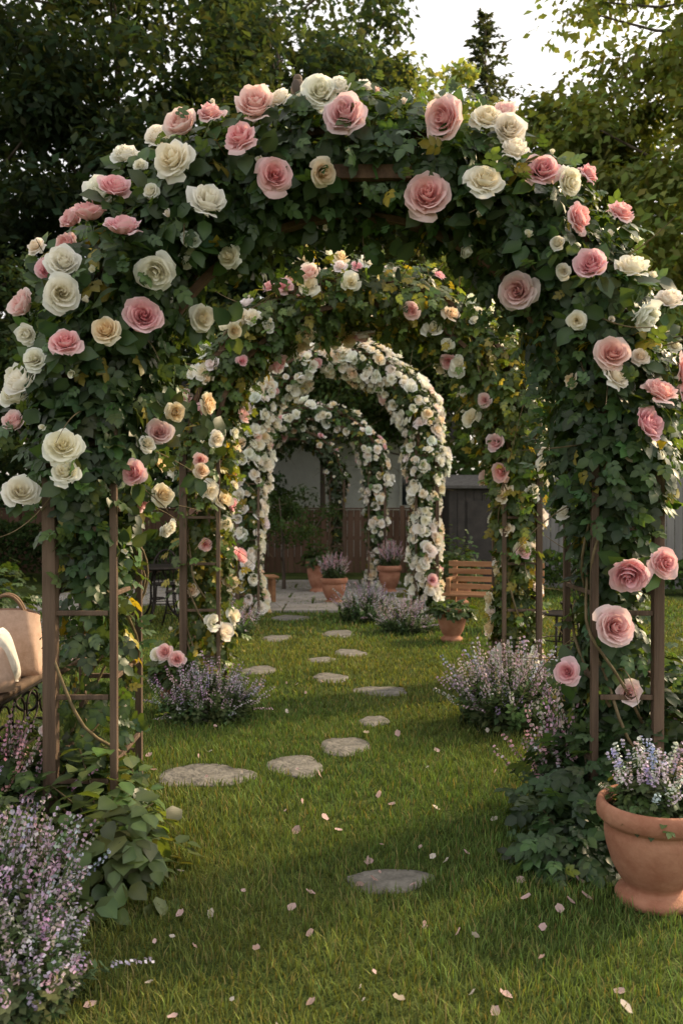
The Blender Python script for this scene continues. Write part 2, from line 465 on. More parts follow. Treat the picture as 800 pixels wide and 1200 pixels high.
        g.inst(budT['W'], pos, frames(d, rnd_dirs(nb)), rsize * .38 * rng.uniform(.7, 1.2, nb))
    g.build("rose_blooms", [M_petal], root)
    return root

u = .00405
raw = """141,173,38,W 180,149,40,W 218,158,42,P 250,142,36,P 305,152,48,P 331,140,32,W 290,191,44,P 215,212,50,W 326,228,46,P 379,223,36,C
252,260,46,W 145,237,40,P 118,266,44,P 123,232,42,W 161,290,44,P 195,332,50,W 71,280,38,P 78,250,34,P 57,318,34,P 20,352,38,P 90,322,40,W
92,358,48,W 32,280,28,W 43,397,28,W 98,414,42,P 141,400,36,C 178,380,44,P 233,366,36,W 230,293,24,W 43,455,44,W 8,462,42,W 22,497,28,P
95,527,46,W 98,556,36,W 37,577,42,W 163,555,36,P 185,580,30,C 190,620,28,W 404,167,52,P 376,132,46,W 428,98,24,W 512,168,52,P 562,160,44,W
496,245,54,P 556,235,52,W 620,225,46,P 650,236,36,W 683,211,32,P 716,260,36,P 659,278,42,P 673,330,42,P 604,344,46,P 719,332,44,W
731,383,40,W 769,361,34,W 662,386,26,W 697,425,44,P 702,450,36,W 785,440,42,P 749,467,46,P 734,504,46,P 793,468,34,P 732,426,24,W
723,668,46,P 765,657,40,P 708,729,48,P 663,787,32,P 585,175,42,W 590,205,38,W 270,303,30,W 188,243,20,W 398,128,26,W 585,150,34,P
513,118,16,b 352,131,16,b 245,105,14,b 655,165,14,b 470,140,14,b 120,205,16,b 700,290,18,b 640,300,18,W 545,292,20,W 460,300,18,b
66,505,16,b 648,330,20,W 755,330,18,b 780,410,20,W 190,242,18,W 208,270,16,b 118,365,16,b 310,208,16,b 555,265,16,b 168,200,18,W
200,480,26,C 172,520,24,W 270,380,20,C 150,645,14,b 700,385,16,b 765,395,16,b 380,262,14,b 440,120,14,p 610,290,18,b 100,445,18,b
182,505,30,P 60,430,30,W 10,440,34,W 240,470,30,C 250,512,26,W 230,550,22,C 125,330,16,b"""
hero = []
for tk in raw.split():
    a, b, c, d = tk.split(','); hero.append(((float(a) - 400) * u, 1.6 + (590 - float(b)) * u, float(c) * u * 1.06, d))

def lf(*pts):
    xs = [p[0] for p in pts]; ys = [p[1] for p in pts]
    return lambda z: np.interp(z, xs, ys)

GT = (.048, .088, .036)
make_arch("rose_arch", .06, 4.3, 1.98, 1.29, .30, .40, 7000, .062, None, 22, hero=hero, lod=roseMid, mix=(.3, .5, .2), rsize=.06,
          tints=GT, yellow=.03, legw=.62, front=.3, shoots=.17,
          legfill=(lf((0, .25), (.5, .12), (1.1, .18), (1.4, .45), (1.65, 1)), lf((0, .8), (.8, .45), (1.3, .5), (1.6, 1))))
make_arch("rose_arch", .17, 7.6, 2.05, 1.38, .31, .38, 4300, .066, None, 170, mix=(.2, .6, .2), rsize=.10, yellow=.13,
          tints=(.072, .115, .034), legw=.7, shoots=.2, legfill=(lf((0, .45), (2, .7)), lf((0, .6), (2, .8))))  # brighter yellow-green leaf tints imitate golden backlight glow in this arch
make_arch("rose_arch", -.06, 12.4, 2.42, 1.27, .25, .36, 3200, .064, None, 820, mix=(.03, .85, .12), rsize=.10, lod=roseLo,
          tints=(.06, .105, .034), yellow=.06, legw=.8, legfill=(lf((0, .6), (2, .8)), lf((0, .8), (2, 1))))
make_arch("rose_arch", -.52, 16.0, 2.1, 1.17, .23, .34, 2200, .070, None, 380, mix=(.06, .82, .12), rsize=.095, lod=roseLo,
          tints=(.05, .09, .03), legw=.8, legfill=(lf((0, .6), (2, .8)), lf((0, .8), (2, 1))))
make_arch("rose_arch", -1.1, 18.6, 2.1, 1.0, .2, .34, 1700, .070, None, 70, mix=(.3, .5, .2), rsize=.07, lod=roseLo,
          tints=(.035, .06, .018), legfill=(lf((0, .4), (2, .7)), lf((0, .2), (2, .7))))

# ---------------------------------------------------------------- ground & lawn
g = Geo(); g.faces([(-150, -60, 0), (150, -60, 0), (150, 240, 0), (-150, 240, 0)], [(0, 1, 2, 3)]); g.build("ground", [M_lawn], smooth=False)

stones = [(.20, 3.6, .36, .23), (-.80, 5.0, .53, .46), (-.28, 5.18, .35, .42), (.02, 5.6, .36, .40), (.24, 6.25, .22, .3), (.34, 7.25, .44, .40),
          (-.10, 7.8, .34, .42), (-.79, 8.15, .36, .42), (-.2, 8.7, .26, .35), (.09, 9.1, .33, .5), (-.03, 10.45, .42, .55), (-.77, 10.1, .34, .5), (-.72, 11.9, .5, .6)]
def stone_r(i, th): return 1 + .09 * np.sin(2 * th + i * 1.7) + .07 * np.sin(3 * th + 2.3 * i) + .035 * np.sin(5 * th + i) + .02 * np.sin(9 * th + 3 * i)
for i, (x, y, w, d) in enumerate(stones):
    g = Geo(); n = 56; th = np.linspace(0, 2 * PI, n, endpoint=False)
    rr = stone_r(i, th)
    ring = lambda k, z: np.stack([rr * np.cos(th) * w / 2 * k, rr * np.sin(th) * d / 2 * k, z + .002 * np.sin(4 * th + i) + .0015 * np.sin(7 * th)], 1)
    o = np.ones(n)
    V = np.concatenate([ring(1.0, -.02 * o), ring(1.0, .003 * o), ring(.97, .006 * o), ring(.6, .007 * o), [[0, 0, .007]]])
    F = []
    for a in range(3):
        for k in range(n): F.append((a*n+k, a*n+(k+1) % n, (a+1)*n+(k+1) % n, (a+1)*n+k))
    for k in range(n): F.append((3*n+k, 3*n+(k+1) % n, 4*n))
    g.faces(V, F); g.build("stepping_stone", [M_stone], loc=(x, y, 0))

def edge_left(y): return np.interp(y, [2, 3, 4, 5, 6, 20], [-1.0, -1.1, -1.3, -2.6, -4.5, -5.5])
def grass_zone(g, y0, y1, dens, hgt, wid):
    A = (y1 - y0) * (y1 * .95 + 1.6); N = int(dens * A)
    y = rng.uniform(y0, y1, N); x = rng.uniform(-1, 1, N) * (y1 * .475 + .8)
    keep = (np.abs(x) < y * .475 + .8) & (x > edge_left(y)) & (x < 5.5)
    for i, (sx, sy, w, d) in enumerate(stones):
        ux = (x - sx) / (w / 2); uy = (y - sy) / (d / 2); rr = np.hypot(ux, uy) / stone_r(i, np.arctan2(uy, ux))
        keep &= rr > .84 + .18 * rng.random(N)
    x = x[keep]; y = y[keep]; N = len(x)
    pat = np.sin(x * 3.1 + 1.3 * np.sin(y * 2.1)) * np.sin(y * 2.7 + x) * .5 + np.sin(x * 9 + y * 7) * np.sin(y * 11 - x * 5) * .35 + np.sin(x * 23 + y * 5) * np.sin(y * 19 - x * 13) * .35
    yaw = rng.uniform(0, 2 * PI, N); lean = rng.uniform(.1, 1.8, N)
    h = hgt * rng.uniform(.4, 1.4, N) * (1 + .3 * pat)
    R = np.zeros((N, 3, 3)); R[:, 0, 0] = np.cos(yaw); R[:, 1, 0] = np.sin(yaw); R[:, 0, 1] = -np.sin(yaw); R[:, 1, 1] = np.cos(yaw); R[:, 2, 2] = 1
    sca = np.stack([wid * rng.uniform(.6, 1.3, N), h * lean, h], 1)
    tint = np.array([.130, .178, .055])[None] * np.exp(rng.normal(0, .27, (N, 1)) + .24 * pat[:, None]) * (1 + rng.normal(0, .07, (N, 3)))
    tint[:, 0] *= 1 + .14 * np.sin(x * 1.3 + y * .9)
    dry = rng.random(N) < .09; tint[dry] = np.array([.28, .24, .11])
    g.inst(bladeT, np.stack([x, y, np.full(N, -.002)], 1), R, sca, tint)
g = Geo()
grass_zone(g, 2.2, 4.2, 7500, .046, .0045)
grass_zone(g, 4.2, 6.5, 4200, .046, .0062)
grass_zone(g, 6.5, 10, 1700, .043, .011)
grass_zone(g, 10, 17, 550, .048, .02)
g.build("lawn_grass", [M_grass])

g = Geo(); N = 120
petT = T([(-.35, 0, 0), (.35, 0, 0), (-.5, .5, .16), (.5, .5, .16), (-.3, 1, .42), (.3, 1, .42), (0, .5, -.03), (0, 0, -.02), (0, 1.05, .30)],
         [(0, 7, 6, 2), (7, 1, 3, 6), (2, 6, 8, 4), (6, 3, 5, 8)])
y = 2.6 + 5.0 * rng.random(N) ** 1.5; x = rng.uniform(-1, 1, N) * (y * .38)
cl = rng.random(N) < .15; x[cl] = rng.normal(.35, .45, cl.sum()); y[cl] = rng.normal(3.0, .5, cl.sum())
m = (x > edge_left(y) + .2) & (y > 2.4); x = x[m]; y = y[m]; N = len(x)
R = frames(nrm(np.array([0, 0, 1]) + rng.normal(0, .5, (N, 3))), rnd_dirs(N))
tc = np.where(rng.random((N, 1)) < .7, np.array([[.76, .54, .53]]), np.array([[.74, .66, .60]])) * rng.uniform(.75, 1.05, (N, 1))
g.inst(petT, np.stack([x, y, np.full(N, .030) + rng.uniform(-.012, .006, N)], 1), R, rng.uniform(.014, .042, N), tc)
g.build("fallen_petals", [M_petal])

def bed(name, pts, z=.03):
    g = Geo(); n = len(pts); P = [Vector((p[0], p[1], 0)) for p in pts]; c = sum(P, Vector()) / n
    V = [(p.x, p.y, .004) for p in P] + [(c.x + (p.x - c.x) * .93, c.y + (p.y - c.y) * .93, z) for p in P] + [(c.x, c.y, z + .02)]
    F = [(i, (i+1) % n, n + (i+1) % n, n + i) for i in range(n)] + [(n + i, n + (i+1) % n, 2*n) for i in range(n)]
    g.faces(V, F); return g.build(name, [M_soil])
bed("garden_bed", [(-3.5, 1.2), (-1.0, 1.2), (-.93, 2.4), (-1.0, 3.0), (-1.05, 3.6), (-1.1, 4.2), (-1.25, 4.9), (-2.0, 5.0), (-3.5, 4.6)])
bed("garden_bed", [(1.0, 3.9), (1.35, 3.2), (3.0, 3.0), (3.2, 5.2), (1.3, 5.0), (1.0, 4.6)])

# ---------------------------------------------------------------- plants
def lavender_T(seed, lilac=(.44, .385, .46), nfl=3):
    r = np.random.default_rng(seed); V = []; F = []; C = []
    def quad(c, s, n, col):
        R = frames(nrm(n)[None], nrm(r.normal(size=3))[None])[0]; b = len(V)
        for q in ((-1, -.6), (1, -.6), (.8, .8), (-.8, .8)): V.append(tuple(np.array(c) + R @ np.array([q[0] * s, q[1] * s, 0]))); C.append(col)
        F.append((b, b+1, b+2, b+3))
    lean = r.normal(0, .12, 2)
    def ax(t): return np.array([lean[0] * t * t, lean[1] * t * t, t])
    b = len(V)
    for t in (0, .5, 1):
        p = ax(t); w = .006
        V += [tuple(p + [-w, 0, 0]), tuple(p + [w, 0, 0]), tuple(p + [0, w, 0])]; C += [(.12, .16, .07)] * 3
    for a in range(2):
        for k in range(3): F.append((b+a*3+k, b+a*3+(k+1) % 3, b+(a+1)*3+(k+1) % 3, b+(a+1)*3+k))
    for t in np.linspace(.08, .66, 12):
        for k in range(2):
            th = r.uniform(0, 6.28); p = ax(t); d = np.array([math.cos(th), math.sin(th), .5]); l = .15 * (1.1 - t * .9); b = len(V)
            sd = np.array([-math.sin(th), math.cos(th), 0]) * .026
            V += [tuple(p), tuple(p + d * l * .5 + sd), tuple(p + d * l), tuple(p + d * l * .5 - sd)]
            gc = np.array([.09, .125, .055]) * r.uniform(.7, 1.4); C += [tuple(gc)] * 4; F.append((b, b+1, b+2, b+3))
    t0 = r.uniform(.6, .78)
    for t in np.linspace(t0, 1.03, int(24 * (1.03 - t0))):
        for k in range(nfl):
            th = r.uniform(0, 6.28); rr = .035 * (1.25 - .6 * t) ; p = ax(t) + np.array([math.cos(th) * rr, math.sin(th) * rr, 0])
            cc = np.array(lilac) * r.uniform(.6, 1.35) if r.random() < .7 else (np.array([.62, .56, .60]) if r.random() < .6 else np.array([.16, .19, .10]))
            quad(p, .017, np.array([math.cos(th), math.sin(th), .3]) + r.normal(0, .3, 3), tuple(cc))
    return T(V, F, C)
lavs = [lavender_T(i, (.50, .40, .48)) for i in range(5)]
lavp = [lavender_T(i + 9, (.60, .38, .45)) for i in range(3)]
def lavender(name, x, y, rx, ry, h, n, ts=lavs, base=(.07, .10, .042), leaves=260, z0=0, parent=None):
    g = Geo(); a = rng.uniform(0, 2 * PI, n); q = rng.random(n) ** .6
    px = np.cos(a) * q * rx * .6; py = np.sin(a) * q * ry * .6
    d = nrm(np.stack([np.cos(a) * q * rx * .85, np.sin(a) * q * ry * .85, np.full(n, h * .95)], 1) + rng.normal(0, .16, (n, 3)) * h)
    hh = h * rng.uniform(.5, 1.15, n) * (1 - .2 * q)
    idx = rng.integers(len(ts), size=n)
    for i, t in enumerate(ts):
        m = idx == i; k = m.sum()
        if k:
            s = hh[m]; s3 = np.stack([s * 0 + max(.42, h * .85), s * 0 + max(.42, h * .85), s], 1)
            g.inst(t, np.stack([x + px[m], y + py[m], np.full(k, z0)], 1), frames(d[m], rnd_dirs(k)), s3, 1 + rng.normal(0, .1, (k, 3)))
    m = leaves; dd = rnd_dirs(m); dd[:, 2] = np.abs(dd[:, 2]); q = rng.random((m, 1)) ** .4
    p = dd * q * np.array([rx * .95, ry * .95, h * .7]) + np.array([x, y, z0])
    g.inst(simpleT, p, frames(nrm(dd + rng.normal(0, .6, (m, 3))), rnd_dirs(m)), h * .11 * rng.uniform(.7, 1.3, m), leaf_tints(m, base, .3))
    return g.build(name, [M_flow], parent)

lavender("lavender_bush", 1.22, 6.15, .40, .36, .58, 270, leaves=1500)
lavender("lavender_bush", -1.0, 6.35, .38, .33, .42, 230, leaves=1300)
lavender("lavender_bush", .33, 11.6, .38, .36, .52, 190, leaves=900)
lavender("lavender_bush", .80, 10.6, .36, .32, .42, 190, leaves=900)
lavender("lavender_bush", -1.3, 10.3, .28, .28, .42, 110, leaves=500)
lavender("lavender_bush", -1.28, 3.05, .34, .36, .46, 290, leaves=1700)
lavender("lavender_bush", -1.0, 2.72, .18, .24, .30, 130, leaves=700)
lavender("lavender_bush", -1.65, 3.2, .34, .34, .46, 160, leaves=900)
lavender("pink_flower_bush", -1.72, 4.15, .4, .35, .52, 150, ts=lavp, leaves=1100)
lavender("lavender_bush", -2.9, 8.2, .6, .5, .6, 220, leaves=900)
lavender("pink_flower_bush", 1.15, 4.35, .2, .2, .62, 60, ts=lavp, leaves=300)
lavender("pink_flower_bush", 1.62, 4.75, .32, .3, .62, 110, ts=lavp, leaves=700)

def leafy(name, x, y, rx, ry, h, n, size, base, t=leafT, z0=0, parent=None, mat=None, flat=.6, stems=14, var=.3):
    g = Geo(); dd = rnd_dirs(n); dd[:, 2] = np.abs(dd[:, 2]); q = rng.random((n, 1)) ** .45
    lump = 1 + .22 * np.sin(dd[:, :1] * 5 + x * 3) * np.cos(dd[:, 1:2] * 6 + y)
    p = dd * q * lump * np.array([rx, ry, h]) + np.array([x, y, z0])
    n_ = nrm(dd * .7 + np.array([0, 0, flat]) + rng.normal(0, .35, (n, 3))); tt = dd + np.array([0, 0, -.2]) + rng.normal(0, .4, (n, 3))
    g.inst(t, p, frames(n_, tt), size * rng.uniform(.6, 1.2, n), leaf_tints(n, base, var))
    for k in range(stems):
        i = rng.integers(n); e = p[i]; g.tube(np.array([[x, y, z0], [x + (e[0]-x) * .4, y + (e[1]-y) * .4, z0 + (e[2]-z0) * .6], e]), [.008, .006, .003], 5, col=(.1, .08, .04))
    return g.build(name, [mat or M_leaf], parent)

leafy("hosta_plant", -.95, 3.55, .28, .3, .36, 280, .11, (.095, .135, .055), flat=.9)
leafy("hosta_plant", -1.12, 3.95, .30, .3, .46, 280, .105, (.08, .125, .048), flat=.9)
leafy("ground_cover", -1.5, 4.3, .5, .4, .45, 900, .055, (.05, .09, .028), t=sprigT)
leafy("ground_cover", -1.9, 3.6, .6, .5, .45, 700, .055, (.05, .09, .028), t=sprigT)
leafy("leafy_shrub", 1.22, 4.1, .38, .38, .50, 620, .065, (.045, .085, .038), t=sprigT)
leafy("leafy_shrub", 1.62, 4.35, .42, .4, .95, 800, .065, (.05, .09, .036), t=sprigT)
leafy("leafy_shrub", 1.02, 3.75, .24, .24, .25, 300, .06, (.05, .09, .04), t=sprigT)
leafy("leafy_shrub", 2.2, 4.4, .5, .5, 1.1, 700, .065, (.05, .09, .032), t=sprigT)

def pot(name, x, y, r, h, plant=None, rz=0):
    root = empty(name, (x, y, 0)); g = Geo()
    P = [(0, 0), (.56, 0), (.66, .02), (.68, .07), (.64, .11), (.50, .15), (.50, .18), (.60, .24), (.74, .38), (.83, .54), (.87, .66), (.87, .72), (.84, .76), (.86, .775), (.93, .80), (1.0, .84), (1.01, .92), (.98, .98), (.93, 1.0), (.86, .985), (.83, .93), (.80, .86), (0, .86)]
    g.lathe([(a * r, b * h) for a, b in P], (0, 0, 0), 48)
    g.build("terracotta_body", [M_terra], root)
    g = Geo(); g.lathe([(r * .80, h * .88), (r * .4, h * .90), (0, h * .905)], (0, 0, 0), 24); g.build("potting_soil", [M_soil], root)
    return root
def potted(name, x, y, r, h, kind, ph):
    p = pot(name, x, y, r, h)
    if kind == 'lav': lavender("flower_spikes", 0, 0, r * .95, r * .9, ph, 110, ts=lavp, z0=h * .88, parent=p, leaves=400)
    elif kind == 'hyac':
        ts = [lavender_T(50 + i, c, 4) for i, c in enumerate([(.46, .46, .62), (.66, .64, .68), (.40, .42, .60), (.70, .68, .66)])]
        lavender("flower_spikes", 0, 0, r * .7, r * .65, ph, 75, ts=ts, z0=h * .88, parent=p, leaves=200)
        leafy("trailing_leaves", 0, 0, r * .95, r * .95, ph * .55, 200, .035, (.06, .10, .03), t=sprigT, z0=h * .88, parent=p, stems=3)
    else: leafy("potted_leaves", 0, 0, r * 1.3, r * 1.3, ph, 500, .05, (.045, .08, .02), t=sprigT, z0=h * .85, parent=p)
    return p
potted("terracotta_pot", 1.255, 3.42, .222, .41, 'hyac', .27)
potted("terracotta_pot", 1.28, 9.9, .19, .40, 'green', .12)
potted("terracotta_pot", -.12, 13.6, .22, .42, 'lav', .42)
potted("terracotta_pot", 1.85, 13.6, .26, .45, 'green', .5)
potted("terracotta_pot", -.42, 15.2, .22, .6, 'green', .4)
potted("terracotta_pot", .85, 15.2, .22, .5, 'lav', .5)
pp = potted("terracotta_pot", -1.27, 6.55, .15, .32, 'green', .14)
g = Geo()
for (a, b, c, k) in [(-.06, -.1, .47, 'P'), (.03, -.12, .42, 'P'), (-.12, -.05, .44, 'W')]:
    d = nrm(np.array([a * 3, -1, .5])); g.inst(roseHi[k][1], [[a, b, c]], frames(d[None], rnd_dirs(1)), .07)
g.build("rose_blooms", [M_petal], pp)

# ---------------------------------------------------------------- furniture
root = empty("garden_bench", (-1.92, 4.25, 0)); g = Geo()
for k in range(6): g.box((-.2 + k * .085, 0, .64), (.065, 1.5, .028), mat=1)
for yy in (-.7, .7):
    g.tube([(-.22, yy, .62), (.25, yy, .62)], .014, 8)
    for sx in (-.2, .22):
        t = np.linspace(0, 1, 14); P = np.stack([sx + .05 * np.sin(t * PI * 2) * np.sign(sx), np.full(14, yy), .62 * (1 - t)], 1); g.tube(P, .014, 8)
    for (cx_, cz, r0) in ((-.1, .46, .10), (.1, .46, .10), (0, .22, .11), (.16, .3, .06)):
        t = np.linspace(0, 3.6 * PI, 44); P = np.stack([cx_ + r0 * (1 - t / 14) * np.cos(t), np.full(44, yy), cz + r0 * (1 - t / 14) * np.sin(t)], 1); g.tube(P, .009, 6)
    t = np.linspace(0, 1, 16); P = np.stack([-.22 - .10 * t ** 1.5, np.full(16, yy), .6 + .48 * t], 1); g.tube(P, .014, 8)
    t = np.linspace(0, PI, 16); P = np.stack([.0 - .25 * np.cos(t), np.full(16, yy), .66 + .2 * np.sin(t) ** .6], 1); g.tube(P, .012, 8)
for k in range(4): g.box((-.25 - .022 * k, 0, .74 + .1 * k), (.022, 1.46, .07), mat=1)
g.tube([(.22, -.7, .3), (.22, .7, .3)], .009, 6); g.tube([(.25, -.75, .615), (.25, .75, .615)], .012, 6)
for k in range(7):
    y0 = -.6 + k * .2; t = np.linspace(0, 2 * PI, 20); g.tube(np.stack([np.full(20, .235), y0 + .085 * np.cos(t), .50 + .085 * np.sin(t)], 1), .006, 5)
g.build("bench_frame", [M_iron, M_wood], root)
root = empty("tote_bag", (-1.85, 4.72, .655), .25); g = Geo()
V = []; F = []; nr = 28; rows = 8
for j in range(rows + 1):
    v = j / rows
    for k in range(nr):
        th = 2 * PI * k / nr; f = lambda q, p: math.copysign(abs(q) ** p, q)
        w = .19 - .015 * v; d = .10 - .055 * v + .02 * math.sin(v * PI)
        V.append((f(math.cos(th), .6) * w + .006 * math.sin(7 * th + v * 5), f(math.sin(th), .8) * d + .008 * math.sin(5 * th + 4 * v), .34 * v * (1 - .06 * math.cos(2 * th) * v)))
for j in range(rows):
    for k in range(nr): F.append((j*nr+k, j*nr+(k+1) % nr, (j+1)*nr+(k+1) % nr, (j+1)*nr+k))
F.append(tuple(range(nr))[::-1]); g.faces(V, F); g.build("bag_body", [M_fabp], root)
g = Geo()
for yy in (-.035, .035):
    t = np.linspace(0, PI, 20); g.tube(np.stack([.10 * np.cos(t), np.full(20, yy), .27 + .17 * np.sin(t)], 1), .009, 6)
g.build("bag_handles", [M_wick], root)
def cushion(name, loc, w, mat, rx, rz):
    g = Geo(); V = []; F = []; n = 14
    for sgn in (1, -1):
        for i in range(n + 1):
            for j in range(n + 1):
                a = -1 + 2 * i / n; b = -1 + 2 * j / n
                th = .30 * w * ((1 - a ** 4) * (1 - b ** 4)) ** .55
                pin = 1 - .06 * (1 - abs(b) ** 2) * abs(a) ** 3; pin2 = 1 - .06 * (1 - abs(a) ** 2) * abs(b) ** 3
                V.append((a * w / 2 * pin, sgn * th, b * w / 2 * pin2))
    m = (n + 1) ** 2
    for s_ in range(2):
        for i in range(n):
            for j in range(n):
                k = s_ * m + i * (n + 1) + j; q = (k, k + n + 1, k + n + 2, k + 1); F.append(q if s_ else q[::-1])
    g.faces(V, F); o = g.build(name, [mat], loc=loc, rz=rz); o.rotation_euler[0] = rx; return o
cushion("throw_cushion", (-1.80, 4.38, .80), .30, M_fabw, -.35, 1.25)
cushion("throw_cushion", (-1.74, 4.2, .765), .24, M_fabp, -.5, 1.05)

def slat_bench(name, loc, rz, L=1.2, back=True, seat_h=.42):
    root = empty(name, loc, rz); g = Geo()
    for k in range(5): g.box((0, -.18 + k * .09, seat_h), (L, .07, .03))
    for sx in (-L / 2 + .08, L / 2 - .08):
        for sy in (-.17, .17): g.box((sx, sy, (seat_h - .03) / 2 + .0), (.06, .06, seat_h - .03))
        g.box((sx, 0, seat_h - .05), (.045, .28, .05))
        if back:
            g.box((sx, .23, seat_h + .19), (.06, .05, .46)); g.box((sx, -.0, seat_h + .2), (.05, .42, .035)); g.box((sx, -.17, seat_h + .1), (.05, .05, .17))
    if back:
        for k in range(4): g.box((0, .198, seat_h + .08 + k * .1), (L, .022, .07))
    else: g.box((0, 0, .15), (L - .2, .04, .05))
    g.build("bench_slats", [M_bench], root, smooth=False, bevel=.005)
slat_bench("park_bench", (1.95, 11.0, 0), -.35, 1.25)
slat_bench("wooden_bench", (-1.5, 13.6, 0), .25, .95, back=False, seat_h=.43)

def chair(name, loc, rz):
    root = empty(name, loc, rz); g = Geo()
    t = np.linspace(0, 2 * PI, 24); g.tube(np.stack([.2 * np.cos(t), .2 * np.sin(t), np.full(24, .44)], 1), .013, 6)
    g.lathe([(.19, .44), (.1, .447), (0, .448)], (0, 0, 0), 20)
    for a in (PI / 4, 3 * PI / 4, 5 * PI / 4, 7 * PI / 4):
        g.tube([(.18 * math.cos(a), .18 * math.sin(a), .44), (.2 * math.cos(a), .2 * math.sin(a), .2), (.25 * math.cos(a), .25 * math.sin(a), 0)], .013, 6)
    g.tube(np.stack([.19 * np.cos(t), .19 * np.sin(t), np.full(24, .17)], 1), .007, 5)
    t = np.linspace(0, PI, 20); g.tube(np.stack([.19 * np.cos(t), .18 + .06 * np.sin(t), .46 + .46 * np.sin(t) ** .7], 1), .014, 6)
    for q in (-.1, -.05, 0, .05, .1): g.tube([(q, .19, .44), (q * 1.2, .22, .7), (q * 1.1, .235, .86)], .007, 5)
    t = np.linspace(0, 2 * PI, 16); g.tube(np.stack([.06 * np.cos(t), np.full(16, .225), .68 + .06 * np.sin(t)], 1), .007, 5)
    g.build("iron_frame", [M_iron], root)
def table(name, loc):
    root = empty(name, loc); g = Geo()
    g.lathe([(0, .715), (.40, .715), (.42, .72), (.425, .735), (.42, .75), (.40, .752), (0, .753)], (0, 0, 0), 36)
    for a in np.arange(3) * 2 * PI / 3 + .4:
        t = np.linspace(0, 1, 14); r = .06 + .28 * t ** 2 + .05 * np.sin(t * PI * 2)
        g.tube(np.stack([r * math.cos(a), r * math.sin(a), .71 * (1 - t)], 1), .016, 6)
    g.lathe([(.10, .3), (.11, .31), (.10, .32)], (0, 0, 0), 20)
    g.build("iron_frame", [M_iron], root)
table("patio_table", (-2.5, 11.6, 0))
chair("patio_chair", (-2.1, 11.2, 0), -2.3); chair("patio_chair", (-3.0, 11.3, 0), 1.9); chair("patio_chair", (-2.55, 12.3, 0), .1)
chair("patio_chair", (-1.75, 14.3, 0), -1.6); chair("patio_chair", (2.3, 9.0, 0), -1.2); chair("patio_chair", (2.75, 9.9, 0), -.6)

root = empty("songbird", (-.20, 4.08, 3.575), 2.4); g = Geo()
def ry(a): return np.array([[math.cos(a), 0, math.sin(a)], [0, 1, 0], [-math.sin(a), 0, math.cos(a)]])
br = (.13, .085, .055)
g.blob((0, 0, .0), (.052, .034, .036), 18, 12, br, R=ry(-.9))
g.blob((.012, 0, .048), (.024, .021, .022), 16, 10, (.14, .095, .065))
g.blob((.020, 0, -.005), (.036, .026, .028), 14, 10, (.28, .19, .13), R=ry(-1.0))
g.tube([(.03, 0, .048), (.046, 0, .046)], [.006, .001], 8, (.03, .025, .02))
g.tube([(-.02, 0, -.03), (-.035, 0, -.06), (-.05, 0, -.10)], [.014, .011, .008], 6, (.07, .05, .035))
for sy in (-1, 1):
    g.blob((-.012, sy * .029, -.003), (.043, .008, .022), 12, 8, (.08, .055, .04), R=ry(-1.0))
    g.blob((.026, sy * .016, .054), (.0035, .003, .0035), 8, 6, (.005, .005, .005))
    g.tube([(.008, sy * .012, -.03), (.014, sy * .012, -.06)], .0025, 5, (.08, .05, .04))
    for q in (-.4, 0, .4): g.tube([(.014, sy * .012, -.06), (.028, sy * .012 + q * .012, -.062)], .0018, 4, (.08, .05, .04))
g.tube([(-.10, .02, -.11), (-.02, 0, -.066), (.08, -.02, -.07), (.16, -.02, -.10)], [.005, .005, .004, .003], 6, (.12, .09, .05))
g.build("bird_body", [M_bird], root)

# ---------------------------------------------------------------- patio, fences, shed, house
g = Geo()
for i in range(7):
    for j in range(6):
        if rng.random() < .04: continue
        w = .78 + .03 * rng.random(); g.box((-4.6 + i * .83 + (.4 if j % 2 else 0), 12.9 + j * .83, .0), (w, w, .08), rz=rng.normal(0, .01))
g.build("patio_paving", [M_pave], smooth=False, bevel=.01)

def fence(name, p0, p1, h, mat, bw=.14):
    p0 = np.array(p0); p1 = np.array(p1); L = np.linalg.norm(p1 - p0); d = (p1 - p0) / L; a = math.atan2(d[1], d[0]); nrm2 = np.array([-d[1], d[0]])
    g = Geo(); n = int(L / (bw + .012))
    for k in range(n):
        c = p0 + d * (k + .5) * (bw + .012); hh = h + rng.normal(0, .006)
        g.box((c[0], c[1], hh / 2), (bw, .022, hh), rz=a)
    for z in (.3, h * .55, h - .2):
        c = (p0 + p1) / 2 + nrm2 * .035; g.box((c[0], c[1], z), (L, .04, .08), rz=a)
    for k in range(int(L / 2.2) + 1):
        c = p0 + d * k * 2.2 - nrm2 * .055; g.box((c[0], c[1], (h + .1) / 2), (.1, .085, h + .1), rz=a)
    c = (p0 + p1) / 2; g.box((c[0], c[1], h + .035), (L, .09, .03), rz=a)
    g.build(name, [mat], smooth=False)
fence("wooden_fence", (-14, 19.4), (2.6, 19.8), 1.45, M_fenceb)
fence("grey_fence", (3.5, 16.2), (13, 15.4), 2.25, M_fenceg)
fence("wooden_fence", (-9, 6), (-9.2, 19.2), 1.6, M_fenceb)

